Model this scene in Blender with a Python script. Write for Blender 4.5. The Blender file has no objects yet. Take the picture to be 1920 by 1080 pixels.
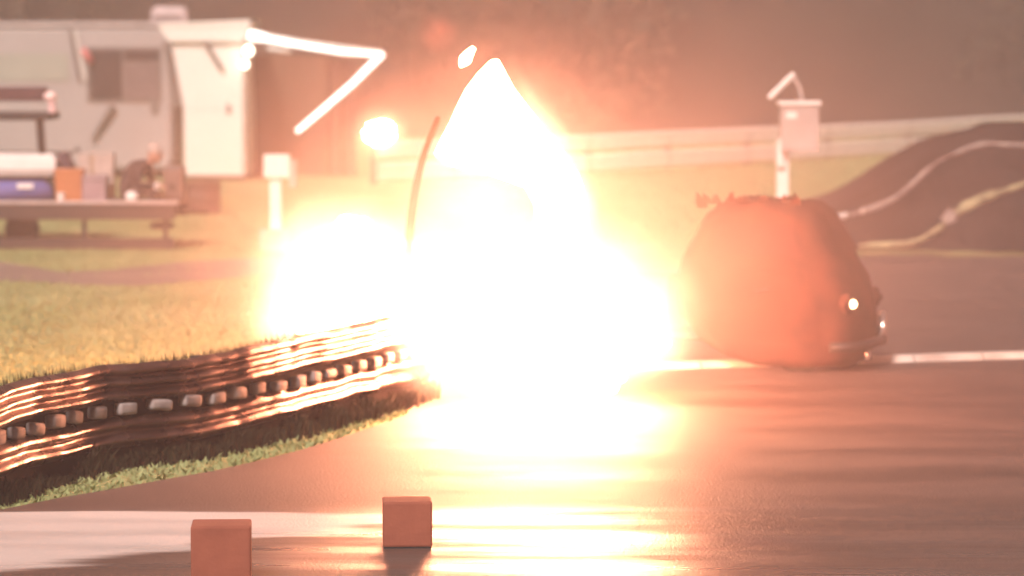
import bpy, bmesh, math, random
from mathutils import Vector, Matrix, noise

random.seed(7)
scene = bpy.context.scene
COL = scene.collection
R = math.radians

# ------------------------------------------------------------------ camera
CAM_H = 2.74
F = 6630.0                      # focal length in photograph pixels
PITCH = math.atan((540 - 74) / F)
SP, CP = math.sin(PITCH), math.cos(PITCH)
cd = bpy.data.cameras.new('camera')
cam = bpy.data.objects.new('camera', cd)
COL.objects.link(cam)
cam.location = (0, 0, CAM_H)
cam.rotation_euler = (R(90) - PITCH, 0, 0)
cd.sensor_width = 36
cd.lens = F / 1920 * 36
cd.clip_start = 0.1
cd.clip_end = 2000
cd.dof.use_dof = True
cd.dof.focus_distance = 19.0
cd.dof.aperture_fstop = 1.9
scene.camera = cam

# ------------------------------------------------------------------ sky, flood light, exposure
world = bpy.data.worlds.new('World')
scene.world = world
world.use_nodes = True
wn = world.node_tree.nodes
wl = world.node_tree.links
wn['Background'].inputs['Color'].default_value = (0.300, 0.180, 0.165, 1)
wn['Background'].inputs['Strength'].default_value = 0.32

sd = bpy.data.lights.new('sun', 'SUN')
sun = bpy.data.objects.new('sun', sd)
COL.objects.link(sun)
sd.energy = 3.2
sd.angle = R(10)
sd.color = (1.0, 0.86, 0.80)
sun.rotation_euler = (R(48), 0, R(-18))

scene.view_settings.view_transform = 'Standard'
scene.view_settings.look = 'None'
scene.view_settings.gamma = 1
scene.view_settings.exposure = 0.85
scene.render.engine = 'CYCLES'
cy = scene.cycles
cy.use_denoising = True
cy.max_bounces = 6
cy.diffuse_bounces = 2
cy.glossy_bounces = 3
cy.volume_bounces = 2
cy.volume_step_rate = 3
cy.volume_max_steps = 64
cy.transparent_max_bounces = 12
cy.sample_clamp_indirect = 4
cy.caustics_reflective = False
cy.caustics_refractive = False


# ------------------------------------------------------------------ helpers
def ray(x, y):
    dx, dy = (x - 960) / F, (540 - y) / F
    return Vector((dx, CP + dy * SP, -SP + dy * CP))


def G(x, y, z=0.0):
    """where the line of sight through a photograph pixel meets the ground"""
    d = ray(x, y)
    t = (z - CAM_H) / d.z
    p = d * t
    return Vector((p.x, p.y, z))


def P(x, y, depth):
    """the point seen at a photograph pixel at a given distance"""
    d = ray(x, y)
    t = depth / d.y
    return Vector((d.x * t, depth, CAM_H + d.z * t))


MATS = {}


def mat(name, col, rough=0.7, metal=0.0, var=0.15, scale=6.0, bump=0.0, bscale=40.0, spec=0.5, emit=None, estr=0.0,
        stretch=(1, 1, 1), coat=0.0, col2=None, rvar=0.0):
    if name in MATS:
        return MATS[name]
    m = bpy.data.materials.new(name)
    m.use_nodes = True
    n, l = m.node_tree.nodes, m.node_tree.links
    b = n['Principled BSDF']
    b.inputs['Roughness'].default_value = rough
    b.inputs['Metallic'].default_value = metal
    b.inputs['Specular IOR Level'].default_value = spec
    b.inputs['Coat Weight'].default_value = coat
    tc = n.new('ShaderNodeTexCoord')
    mp = n.new('ShaderNodeMapping')
    mp.inputs['Scale'].default_value = stretch
    l.new(tc.outputs['Object'], mp.inputs['Vector'])
    nz = n.new('ShaderNodeTexNoise')
    nz.inputs['Scale'].default_value = scale
    nz.inputs['Detail'].default_value = 5
    l.new(mp.outputs['Vector'], nz.inputs['Vector'])
    rp = n.new('ShaderNodeValToRGB')
    if col2 is None:
        lo = [max(0, c * (1 - var)) for c in col]
        hi = [min(1, c * (1 + var)) for c in col]
    else:
        lo, hi = col, col2
    rp.color_ramp.elements[0].position = 0.32
    rp.color_ramp.elements[1].position = 0.68
    rp.color_ramp.elements[0].color = (*lo, 1)
    rp.color_ramp.elements[1].color = (*hi, 1)
    l.new(nz.outputs['Fac'], rp.inputs['Fac'])
    l.new(rp.outputs['Color'], b.inputs['Base Color'])
    if rvar > 0:
        mr = n.new('ShaderNodeMapRange')
        mr.inputs['From Min'].default_value = 0.35
        mr.inputs['From Max'].default_value = 0.65
        mr.inputs['To Min'].default_value = max(0.02, rough - rvar)
        mr.inputs['To Max'].default_value = min(1, rough + rvar)
        l.new(nz.outputs['Fac'], mr.inputs['Value'])
        l.new(mr.outputs['Result'], b.inputs['Roughness'])
    if bump > 0:
        n2 = n.new('ShaderNodeTexNoise')
        n2.inputs['Scale'].default_value = bscale
        n2.inputs['Detail'].default_value = 4
        l.new(mp.outputs['Vector'], n2.inputs['Vector'])
        bp = n.new('ShaderNodeBump')
        bp.inputs['Strength'].default_value = bump
        bp.inputs['Distance'].default_value = 0.02
        l.new(n2.outputs['Fac'], bp.inputs['Height'])
        l.new(bp.outputs['Normal'], b.inputs['Normal'])
    if emit:
        b.inputs['Emission Color'].default_value = (*emit, 1)
        b.inputs['Emission Strength'].default_value = estr
    MATS[name] = m
    return m


class MB:
    """collects shapes in world coordinates and links them as one mesh object"""

    def __init__(self):
        self.bm = bmesh.new()

    def box(self, a, b, rot=None, bevel=0.0, taper=None):
        a, b = Vector(a), Vector(b)
        c = (a + b) / 2
        r = bmesh.ops.create_cube(self.bm, size=1.0)
        vs = r['verts']
        for v in vs:
            v.co = Vector((v.co.x * (b.x - a.x), v.co.y * (b.y - a.y), v.co.z * (b.z - a.z)))
            if taper and v.co.z > 0:
                v.co.x *= taper
                v.co.y *= taper
            if rot:
                v.co = rot @ v.co
            v.co += c
        if bevel > 0:
            es = list({e for v in vs for e in v.link_edges})
            bmesh.ops.bevel(self.bm, geom=es, offset=bevel, segments=2, affect='EDGES', profile=0.6)
        return self

    def tube(self, pts, r, n=8, r2=None, cap=True, jit=0.0):
        pts = [Vector(p) for p in pts]
        rings = []
        for i, p in enumerate(pts):
            d = (pts[min(i + 1, len(pts) - 1)] - pts[max(i - 1, 0)]).normalized()
            up = Vector((0, 0, 1)) if abs(d.z) < 0.9 else Vector((1, 0, 0))
            s = d.cross(up).normalized()
            u = s.cross(d).normalized()
            k = i / max(1, len(pts) - 1)
            rr = r if r2 is None else r + (r2 - r) * k
            rr *= 1 + jit * noise.noise(p * 2.3) + 0.5 * jit * noise.noise(p * 7.0)
            rings.append([self.bm.verts.new(p + (s * math.cos(a) + u * math.sin(a)) * rr)
                          for a in [2 * math.pi * j / n for j in range(n)]])
        for a, b in zip(rings, rings[1:]):
            for j in range(n):
                self.bm.faces.new((a[j], a[(j + 1) % n], b[(j + 1) % n], b[j]))
        if cap:
            self.bm.faces.new(rings[0][::-1])
            self.bm.faces.new(rings[-1])
        return self

    def loft(self, rings, close=True, cap=True):
        rr = [[self.bm.verts.new(Vector(p)) for p in ring] for ring in rings]
        n = len(rr[0])
        for a, b in zip(rr, rr[1:]):
            for j in range(n if close else n - 1):
                self.bm.faces.new((a[j], a[(j + 1) % n], b[(j + 1) % n], b[j]))
        if cap and close:
            self.bm.faces.new(rr[0][::-1])
            self.bm.faces.new(rr[-1])
        return self

    def poly(self, pts, thick=0.0):
        vs = [self.bm.verts.new(Vector(p)) for p in pts]
        f = self.bm.faces.new(vs)
        if thick:
            f.normal_update()
            nn = f.normal.copy()
            r = bmesh.ops.extrude_face_region(self.bm, geom=[f])
            for e in r['geom']:
                if isinstance(e, bmesh.types.BMVert):
                    e.co -= nn * thick
        return self

    def disc(self, c, axis, r, w, n=24, bevel=0.0, inner=0.0):
        """a wheel or puck: a lathe about an axis"""
        c, axis = Vector(c), Vector(axis).normalized()
        up = Vector((0, 0, 1)) if abs(axis.z) < 0.9 else Vector((1, 0, 0))
        s = axis.cross(up).normalized()
        u = s.cross(axis).normalized()
        prof = [(inner, -w / 2), (r - bevel, -w / 2), (r, -w / 2 + bevel), (r, w / 2 - bevel), (r - bevel, w / 2), (inner, w / 2)]
        if inner == 0:
            prof[0] = (0.002, -w / 2)
            prof[-1] = (0.002, w / 2)
        rings = []
        for j in range(n):
            a = 2 * math.pi * j / n
            rad = s * math.cos(a) + u * math.sin(a)
            rings.append([self.bm.verts.new(c + rad * p[0] + axis * p[1]) for p in prof])
        for j in range(n):
            a, b = rings[j], rings[(j + 1) % n]
            for k in range(len(prof)):
                self.bm.faces.new((a[k], a[(k + 1) % len(prof)], b[(k + 1) % len(prof)], b[k]))
        return self

    def blob(self, c, rad, sub=3, amp=0.12, freq=2.0, seed=0.0, flat=None):
        r = bmesh.ops.create_icosphere(self.bm, subdivisions=sub, radius=1.0)
        c = Vector(c)
        for v in r['verts']:
            d = v.co.normalized()
            k = 1 + amp * noise.noise(d * freq + Vector((seed, seed * 1.7, -seed)))
            k += amp * 0.5 * noise.noise(d * freq * 2.3 + Vector((seed * 3, 1, 2)))
            q = Vector((d.x * rad[0], d.y * rad[1], d.z * rad[2])) * k
            v.co = c + q
            if flat is not None and v.co.z < flat:
                v.co.z = flat
        return self

    def build(self, name, material, parent=None, smooth=False, origin=None, kind=None):
        bmesh.ops.recalc_face_normals(self.bm, faces=self.bm.faces[:])
        o0 = Vector(parent['_o']) if parent is not None and '_o' in parent else (Vector(origin) if origin is not None else Vector((0, 0, 0)))
        for v in self.bm.verts:
            v.co -= o0
        me = bpy.data.meshes.new(name)
        self.bm.to_mesh(me)
        self.bm.free()
        if smooth:
            for p in me.polygons:
                p.use_smooth = True
        o = bpy.data.objects.new(name, me)
        COL.objects.link(o)
        if material is not None:
            me.materials.append(material)
        if parent is not None:
            o.parent = parent
            o['_o'] = (0.0, 0.0, 0.0)
            # keep the world offset for sub-parts: a child's own origin coincides with its parent's
            o['_o'] = tuple(o0)
        else:
            o.location = o0
            o['_o'] = tuple(o0)
        if kind:
            o['kind'] = kind
        return o


def thing(name, label, cat, loc, group=None):
    o = bpy.data.objects.new(name, None)
    o.empty_display_size = 0.2
    COL.objects.link(o)
    o.location = loc
    o['_o'] = tuple(loc)
    o['label'] = label
    o['category'] = cat
    if group:
        o['group'] = group
    return o


def tag(o, label, cat, group=None):
    o['label'] = label
    o['category'] = cat
    if group:
        o['group'] = group
    return o


def struct(o):
    o['kind'] = 'structure'
    return o


# ------------------------------------------------------------------ materials
M_grass = mat('grass_ground', (0.21, 0.25, 0.10), 0.95, var=0.0, col2=(0.31, 0.335, 0.16), scale=0.55, bump=0.5, bscale=18, spec=0.1)
M_blade = mat('grass_blade', (0.24, 0.275, 0.11), 0.8, col2=(0.33, 0.355, 0.17), scale=0.7, spec=0.2)
M_weed = mat('weed_blade', (0.030, 0.026, 0.014), 0.9, scale=2, spec=0.1)
M_path = mat('dirt_path', (0.20, 0.15, 0.125), 0.9, scale=1.2, bump=0.3, bscale=12, var=0.25, stretch=(0.3, 1, 1))
M_white = mat('white_paint', (0.84, 0.80, 0.77), 0.5, var=0.05, scale=3)
M_block = mat('foam_block', (0.26, 0.078, 0.047), 0.9, col2=(0.34, 0.105, 0.062), scale=5, bump=0.15, bscale=30)
M_steel = mat('galvanised_steel', (0.10, 0.045, 0.035), 0.28, 0.85, col2=(0.26, 0.17, 0.15), scale=3, rvar=0.10, bump=0.12, bscale=8, stretch=(1, 1, 1))
M_dark = mat('dark_steel', (0.030, 0.024, 0.024), 0.6, 0.2, var=0.3)
M_rubber = mat('rubber', (0.022, 0.020, 0.020), 0.75, var=0.3)
M_spacer = mat('pale_spacer', (0.20, 0.16, 0.15), 0.75, col2=(0.46, 0.40, 0.38), scale=8, spec=0.2)


def asphalt():
    m = bpy.data.materials.new('wet_asphalt')
    m.use_nodes = True
    n, l = m.node_tree.nodes, m.node_tree.links
    b = n['Principled BSDF']
    tc = n.new('ShaderNodeTexCoord')
    # long streaks that run along the lane (tyre rubber), plus fine grain
    mp = n.new('ShaderNodeMapping')
    mp.inputs['Scale'].default_value = (0.30, 0.9, 1)
    mp.inputs['Location'].default_value = (2.3, 7.1, 0)
    l.new(tc.outputs['Object'], mp.inputs['Vector'])
    n1 = n.new('ShaderNodeTexNoise')
    n1.inputs['Scale'].default_value = 1.5
    n1.inputs['Detail'].default_value = 5
    n1.inputs['Roughness'].default_value = 0.5
    l.new(mp.outputs['Vector'], n1.inputs['Vector'])
    cr = n.new('ShaderNodeValToRGB')
    cr.color_ramp.elements[0].position = 0.36
    cr.color_ramp.elements[1].position = 0.66
    cr.color_ramp.elements[0].color = (0.080, 0.050, 0.042, 1)
    cr.color_ramp.elements[1].color = (0.130, 0.084, 0.071, 1)
    l.new(n1.outputs['Fac'], cr.inputs['Fac'])
    sx = n.new('ShaderNodeSeparateXYZ')
    l.new(tc.outputs['Object'], sx.inputs['Vector'])

    def M(op, a, b_=None, c_=None):
        q = n.new('ShaderNodeMath')
        q.operation = op
        for i_, v_ in enumerate((a, b_, c_)):
            if v_ is None:
                continue
            if isinstance(v_, (int, float)):
                q.inputs[i_].default_value = v_
            else:
                l.new(v_, q.inputs[i_])
        return q.outputs[0]

    def ramp(v_, lo, hi):
        q = n.new('ShaderNodeMapRange')
        q.interpolation_type = 'SMOOTHSTEP'
        q.inputs['From Min'].default_value = lo
        q.inputs['From Max'].default_value = hi
        l.new(v_, q.inputs['Value'])
        return q.outputs['Result']
    # ragged streaks used to break up the edges of the wet and pale areas
    mp3 = n.new('ShaderNodeMapping')
    mp3.inputs['Scale'].default_value = (0.22, 1.7, 1)
    l.new(tc.outputs['Object'], mp3.inputs['Vector'])
    n3 = n.new('ShaderNodeTexNoise')
    n3.inputs['Scale'].default_value = 1.5
    n3.inputs['Detail'].default_value = 4
    n3.inputs['Roughness'].default_value = 0.5
    l.new(mp3.outputs['Vector'], n3.inputs['Vector'])
    yp = M('ADD', sx.outputs['Y'], M('MULTIPLY', M('SUBTRACT', n3.outputs['Fac'], 0.5), 1.1))
    # standing water of the burnout box: nearer than about 20.6 m, in streaks
    wet_zone = ramp(yp, 20.9, 20.2)
    wet = M('MULTIPLY', wet_zone, ramp(n3.outputs['Fac'], 0.30, 0.66))
    # bright reflection in the near corner, painted in as a pale patch
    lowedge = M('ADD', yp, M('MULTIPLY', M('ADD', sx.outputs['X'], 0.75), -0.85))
    painted_glare = M('MULTIPLY', M('MULTIPLY', ramp(yp, 20.45, 20.25), ramp(lowedge, 19.65, 19.95)), ramp(sx.outputs['X'], -0.35, -0.75))
    mix = n.new('ShaderNodeMix')
    mix.data_type = 'RGBA'
    l.new(painted_glare, mix.inputs['Factor'])
    l.new(cr.outputs['Color'], mix.inputs['A'])
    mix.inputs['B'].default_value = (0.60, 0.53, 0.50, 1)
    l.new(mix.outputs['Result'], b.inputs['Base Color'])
    mr = n.new('ShaderNodeMapRange')
    mr.inputs['From Min'].default_value = 0.36
    mr.inputs['From Max'].default_value = 0.62
    mr.inputs['To Min'].default_value = 0.55
    mr.inputs['To Max'].default_value = 0.66
    l.new(n1.outputs['Fac'], mr.inputs['Value'])
    rw = n.new('ShaderNodeMix')
    l.new(wet, rw.inputs['Factor'])
    l.new(mr.outputs['Result'], rw.inputs['A'])
    rw.inputs['B'].default_value = 0.27
    l.new(rw.outputs['Result'], b.inputs['Roughness'])
    n2 = n.new('ShaderNodeTexNoise')
    n2.inputs['Scale'].default_value = 60
    n2.inputs['Detail'].default_value = 3
    l.new(tc.outputs['Object'], n2.inputs['Vector'])
    bp = n.new('ShaderNodeBump')
    bp.inputs['Strength'].default_value = 0.5
    bp.inputs['Distance'].default_value = 0.012
    l.new(n2.outputs['Fac'], bp.inputs['Height'])
    l.new(bp.outputs['Normal'], b.inputs['Normal'])
    b.inputs['Specular IOR Level'].default_value = 0.5
    return m


M_asphalt = asphalt()

# ------------------------------------------------------------------ ground, track, path
mb = MB()
nx, ny = 40, 60
grid = []
for j in range(ny + 1):
    yy = -25 + (300 + 25) * (j / ny) ** 1.6
    row = []
    for i in range(nx + 1):
        xx = -160 + 320 * i / nx
        row.append(mb.bm.verts.new((xx, yy, 0)))
    grid.append(row)
for j in range(ny):
    for i in range(nx):
        mb.bm.faces.new((grid[j][i], grid[j][i + 1], grid[j + 1][i + 1], grid[j + 1][i]))
struct(mb.build('ground', M_grass))

EDGE_PX = [(-260, 1010), (-120, 985), (0, 957), (110, 935), (210, 918), (310, 900), (400, 884), (480, 866), (560, 846), (650, 818), (760, 780),
           (820, 705), (900, 620), (1050, 545), (1250, 505), (1450, 487), (1620, 480), (1920, 474), (2400, 470)]
EDGE = [G(x, y) for x, y in EDGE_PX]
track_poly = [(p.x, p.y) for p in EDGE] + [(40, EDGE[-1].y), (40, 4), (-40, 4), (-40, EDGE[0].y - 0.3)]


def inside(poly, x, y):
    c = False
    for i in range(len(poly)):
        x1, y1 = poly[i]
        x2, y2 = poly[i - 1]
        if (y1 > y) != (y2 > y) and x < (x2 - x1) * (y - y1) / (y2 - y1) + x1:
            c = not c
    return c


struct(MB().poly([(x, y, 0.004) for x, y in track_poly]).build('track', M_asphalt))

# dirt path across the left-hand field
top = [(-300, 476), (-60, 482), (60, 500), (110, 510), (200, 506), (330, 492), (480, 484), (640, 478), (800, 470)]
bot = [(-300, 520), (-60, 524), (60, 528), (160, 534), (260, 536), (360, 528), (480, 516), (640, 506), (800, 498)]
path_pts = [G(x, y, 0.006) for x, y in top] + [G(x, y, 0.006) for x, y in bot[::-1]]
path_xy = [(p.x, p.y) for p in path_pts]
struct(MB().poly(path_pts).build('path', M_path))


def rough_sheet(outline, z, name, material, step=0.12, jag=0.05, seed=1.0):
    pts = []
    W = [G(x, y, z) for x, y in outline]
    for i in range(len(W)):
        a, b = W[i], W[(i + 1) % len(W)]
        k = max(1, int((b - a).length / step))
        for t in range(k):
            p = a.lerp(b, t / k)
            q = Vector((noise.noise(p * 2.1 + Vector((seed, 0, 0))), 2.2 * noise.noise(p * 2.1 + Vector((0, seed, 5))), 0)) * jag
            pts.append(p + q)
    return struct(MB().poly(pts).build(name, material))


# low white kerb across the lane
k0, k1 = G(1180, 696), G(2100, 668)
dirk = (k1 - k0).normalized()
nk = Vector((-dirk.y, dirk.x, 0))
kerb = thing('kerb', 'low white painted kerb strip running along the lane past the burning vehicle', 'kerb', k0)
seg = 7
for i in range(seg):
    a = k0 + (k1 - k0) * (i / seg) + dirk * 0.008
    b = k0 + (k1 - k0) * ((i + 1) / seg) - dirk * 0.008
    prof = [(0, 0.0), (0.05, 0.055), (0.20, 0.055), (0.25, 0.0)]
    MB().loft([[a + nk * u + Vector((0, 0, h)) for u, h in prof], [b + nk * u + Vector((0, 0, h)) for u, h in prof]]).build('kerb_stone', mat('worn_kerb_paint_fire_tint', (0.50, 0.38, 0.32), 0.55, col2=(0.78, 0.66, 0.58), scale=3), kerb)  # worn paint, its warm tint standing in for reflected fire


# ------------------------------------------------------------------ grass blades
def blades(name, material, spots, h, w, lean=0.5, kind='stuff'):
    verts, faces = [], []
    for (x, y, z0, hh) in spots:
        a = random.uniform(0, math.pi)
        H = h * hh * (random.uniform(0.6, 1.3) if h < 0.3 else min(1.06, random.gauss(0.97, 0.035)))
        ww = w * random.uniform(0.7, 1.4)
        lx, ly = random.gauss(0, lean) * H, random.gauss(0, lean) * H
        i = len(verts)
        ca, sa = math.cos(a) * ww / 2, math.sin(a) * ww / 2
        verts += [(x - ca, y - sa, z0), (x + ca, y + sa, z0), (x + lx * 0.4 + ca * 0.7, y + ly * 0.4 + sa * 0.7, z0 + H * 0.6),
                  (x + lx * 0.4 - ca * 0.7, y + ly * 0.4 - sa * 0.7, z0 + H * 0.6), (x + lx, y + ly, z0 + H)]
        faces += [(i, i + 1, i + 2, i + 3), (i + 3, i + 2, i + 4)]
    me = bpy.data.meshes.new(name)
    me.from_pydata(verts, [], faces)
    me.materials.append(material)
    o = bpy.data.objects.new(name, me)
    COL.objects.link(o)
    if kind:
        o['kind'] = kind
    return o


spots = []
while len(spots) < 52000:
    y = random.uniform(20.5, 62) if random.random() < 0.75 else random.uniform(20.5, 34)
    x = random.uniform(-0.155 * y, 0.02 * y)
    if inside(track_poly, x, y) or (inside(path_xy, x, y) and random.random() < 0.93):
        continue
    patch = 0.6 + 0.7 * (noise.noise(Vector((x * 0.5, y * 0.35, 0))) + 0.5)
    spots.append((x, y, 0, max(0.3, patch)))
go = blades('grass', M_blade, spots, 0.032, 0.022, lean=0.8)
go['label'] = 'short yellow green grass covering the field beside the track'
spots = []
while len(spots) < 22000:
    y = random.uniform(47, 100)
    x = random.uniform(0.0 * y, 0.16 * y)
    if inside(track_poly, x, y):
        continue
    spots.append((x, y, 0, random.uniform(0.5, 1.2)))
go = blades('grass', M_blade, spots, 0.09, 0.03)
go['label'] = 'short yellow grass between the track and the far barrier'

# ------------------------------------------------------------------ guard rail on the left
RAIL_PX = [(-330, 1035), (-200, 1000), (-90, 965), (0, 936), (60, 917), (120, 899), (180, 884), (240, 875), (300, 868), (360, 859), (420, 847),
           (480, 834), (540, 820), (600, 803), (660, 786), (720, 768), (790, 745)]
rail_base = [G(x, y) for x, y in RAIL_PX]


def smooth_line(pts, n):
    out = []
    for i in range(len(pts) - 1):
        p0, p1, p2, p3 = pts[max(i - 1, 0)], pts[i], pts[i + 1], pts[min(i + 2, len(pts) - 1)]
        for k in range(n):
            t = k / n
            out.append(0.5 * ((2 * p1) + (p2 - p0) * t + (2 * p0 - 5 * p1 + 4 * p2 - p3) * t * t + (3 * p1 - p0 - 3 * p2 + p3) * t ** 3))
    out.append(pts[-1])
    return out


rl = smooth_line(rail_base, 10)
rail = thing('guardrail', 'double beam corrugated steel guardrail with pale spacer blocks curving beside the grass', 'guardrail', rail_base[8])


def frame_at(line, i):
    d = (line[min(i + 1, len(line) - 1)] - line[max(i - 1, 0)]).normalized()
    return d, Vector((d.y, -d.x, 0))      # normal turned to the track side


def along(line):
    s = [0.0]
    for a, b in zip(line, line[1:]):
        s.append(s[-1] + (b - a).length)
    return s


S = along(rl)


def at_s(s):
    for i in range(len(S) - 1):
        if S[i + 1] >= s:
            t = (s - S[i]) / (S[i + 1] - S[i])
            return rl[i].lerp(rl[i + 1], t), frame_at(rl, i)
    return rl[-1], frame_at(rl, len(rl) - 1)


def beam(z0, z1, ridges, name, depth=0.045, thick=0.006, tilt=0.0):
    rings = []
    NP = ridges * 8
    for i, p in enumerate(rl):
        d, nrm = frame_at(rl, i)
        wob = 0.030 * noise.noise(Vector((S[i] * 0.9, 0.5, 0))) + 0.014 * noise.noise(Vector((S[i] * 2.6, z0 * 7, 0)))
        dent = 0.045 * noise.noise(Vector((S[i] * 1.5, 3, z0))) + 0.015 * noise.noise(Vector((S[i] * 5, 3, z0)))
        front, back = [], []
        for k in range(NP + 1):
            t = k / NP
            z = z0 + (z1 - z0) * t
            c = 0.5 - 0.5 * math.cos(2 * math.pi * ridges * t)
            c = c ** 0.7
            off = 0.03 + depth * c + dent + tilt * (t - 0.5)
            front.append(p + nrm * off + Vector((0, 0, z + wob)))
            back.append(p + nrm * (off - thick) + Vector((0, 0, z + wob)))
        rings.append(front + back[::-1])
    return MB().loft(rings).build(name, M_steel, rail, smooth=True)


beam(0.435, 0.675, 3, 'beam', tilt=-0.02)
beam(0.140, 0.335, 2, 'beam', tilt=-0.02)
# dark timber posts behind, pale spacer blocks in the gap
s = 0.35
k = 0
while s < S[-1]:
    p, (d, nrm) = at_s(s)
    a = math.atan2(d.y, d.x)
    rot = Matrix.Rotation(a, 3, 'Z')
    if k % 3 == 0:
        c = p - nrm * 0.07
        MB().box(c + Vector((-0.05, -0.05, 0)), c + Vector((0.05, 0.05, 0.655)), rot=rot, bevel=0.006).build('post', M_dark, rail)
    c = p + nrm * 0.04
    hw = random.uniform(0.070, 0.100)
    z0_, z1_ = 0.336 + random.uniform(0, 0.02), 0.432 - random.uniform(0, 0.02)
    MB().box(c + Vector((-hw, -0.035, z0_)), c + Vector((hw, 0.035, z1_)), rot=rot @ Matrix.Rotation(random.gauss(0, 0.07), 3, 'Y'), bevel=0.022).build('spacer_block', M_spacer, rail, smooth=True)
    s += random.uniform(0.27, 0.33)
    k += 1
# near-black backing board, so the rail's gap and foot read dark
rings = []
for i, p in enumerate(rl):
    d, nrm = frame_at(rl, i)
    rings.append([p + nrm * u + Vector((0, 0, z)) for u, z in ((-0.012, 0.02), (0.0, 0.02), (0.0, 0.64), (-0.012, 0.64))])
MB().loft(rings).build('backing_board', mat('near_black_board', (0.010, 0.007, 0.006), 0.95, spec=0.05), rail)

# weeds standing behind the rail
spots = []
for _ in range(7000):
    p, (d, nrm) = at_s(random.uniform(0, S[-1]))
    q = p - nrm * random.uniform(0.12, 0.30)
    spots.append((q.x, q.y, 0, 1.0))
wo = blades('weeds', M_weed, spots, 0.66, 0.03, lean=0.08)
wo['label'] = 'dark dry weeds standing up behind the guardrail'
spots = []
for _ in range(5200):
    p, (d, nrm) = at_s(random.uniform(0, S[-1]))
    q = p + nrm * (0.05 + abs(random.gauss(0, 0.05)))
    spots.append((q.x, q.y, 0, max(0.25, 0.8 + 0.9 * noise.noise(p * 3.0))))
wo = blades('weeds', M_weed, spots, 0.13, 0.02, lean=0.3)
wo['label'] = 'low dark weeds along the foot of the guardrail'

# ------------------------------------------------------------------ far double rail barrier
far_px = [(700, 346), (850, 338), (1000, 331), (1100, 326), (1250, 318), (1400, 309), (1550, 300), (1700, 290), (1850, 279), (2000, 268), (2200, 256)]
fl = smooth_line([G(x, y) for x, y in far_px], 4)
fb = thing('barrier', 'long white double rail barrier crossing the far side behind the grass', 'barrier', fl[len(fl) // 2])


def far_rail(z0, z1, name, m):
    rings = []
    for i, p in enumerate(fl):
        d, nrm = frame_at(fl, i)
        w = 0.02 * noise.noise(Vector((i * 0.35, z0, 0)))
        prof = [(0.05, z0), (0.09, z0 + (z1 - z0) * 0.25), (0.06, (z0 + z1) / 2), (0.09, z0 + (z1 - z0) * 0.75), (0.05, z1), (0.03, z1), (0.03, z0)]
        rings.append([p + nrm * u + Vector((0, 0, z + w)) for u, z in prof])
    MB().loft(rings).build(name, m, fb)


far_rail(0.47, 0.80, 'rail', M_white)
far_rail(0.05, 0.40, 'rail', M_white)
for i in range(0, len(fl), 4):
    p = fl[i]
    d, nrm = frame_at(fl, i)
    MB().box(p + Vector((-0.07, -0.05, 0)), p + Vector((0.07, 0.03, 0.76))).build('post', mat('weathered_post', (0.10, 0.05, 0.045), 0.8), fb)

# ------------------------------------------------------------------ embankment on the right
M_bank = mat('dark_bank', (0.016, 0.012, 0.011), 0.95, col2=(0.045, 0.034, 0.030), scale=0.8, bump=0.6, bscale=4, spec=0.1)
bank_top_px = [(1480, 462), (1530, 392), (1570, 372), (1610, 350), (1650, 322), (1690, 290), (1730, 268), (1780, 248), (1830, 237), (1900, 233), (2000, 228), (2150, 225), (2400, 228)]
YB = 52.0
crest = [P(x, y, YB) for x, y in bank_top_px]


def bank_height(x):
    if x <= crest[0].x:
        return 0
    for a, b in zip(crest, crest[1:]):
        if a.x <= x <= b.x:
            return max(0, a.z + (b.z - a.z) * (x - a.x) / (b.x - a.x))
    return max(0, crest[-1].z)


YF = G(1700, 470).y


def bank_z(x, y):
    h = bank_height(x)
    if y < YB:
        t = max(0, min(1, (y - YF) / (YB - YF)))
        k = math.sin(t * math.pi / 2) ** 0.85
    else:
        t = min(1, (y - YB) / 9)
        k = 0.5 + 0.5 * math.cos(t * math.pi)
    return max(-0.02, h * k + (0.10 * noise.noise(Vector((x * 0.8, y * 0.8, 0))) + 0.05 * noise.noise(Vector((x * 2.6, y * 2.6, 4)))) * min(1, h)) - (0.03 if h * k < 0.01 else 0)


mb = MB()
gr = []
for j in range(41):
    yy = YF - 0.6 + (YB + 9.5 - YF + 0.6) * j / 40
    gr.append([mb.bm.verts.new((x, yy, bank_z(x, yy))) for x in [3.6 + 9.5 * i / 70 for i in range(71)]])
for j in range(40):
    for i in range(70):
        mb.bm.faces.new((gr[j][i], gr[j][i + 1], gr[j + 1][i + 1], gr[j + 1][i]))
struct(mb.build('embankment', M_bank, smooth=True))


def on_bank(px, py):
    """walk along the line of sight until it meets the bank"""
    d = ray(px, py)
    y = YF - 1.0
    while y < YB + 1:
        t = y / d.y
        if CAM_H + d.z * t <= bank_z(d.x * t, y) + 0.02:
            break
        y += 0.02
    t = y / d.y
    return Vector((d.x * t, y, max(0.02, bank_z(d.x * t, y)) + 0.03))


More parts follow.
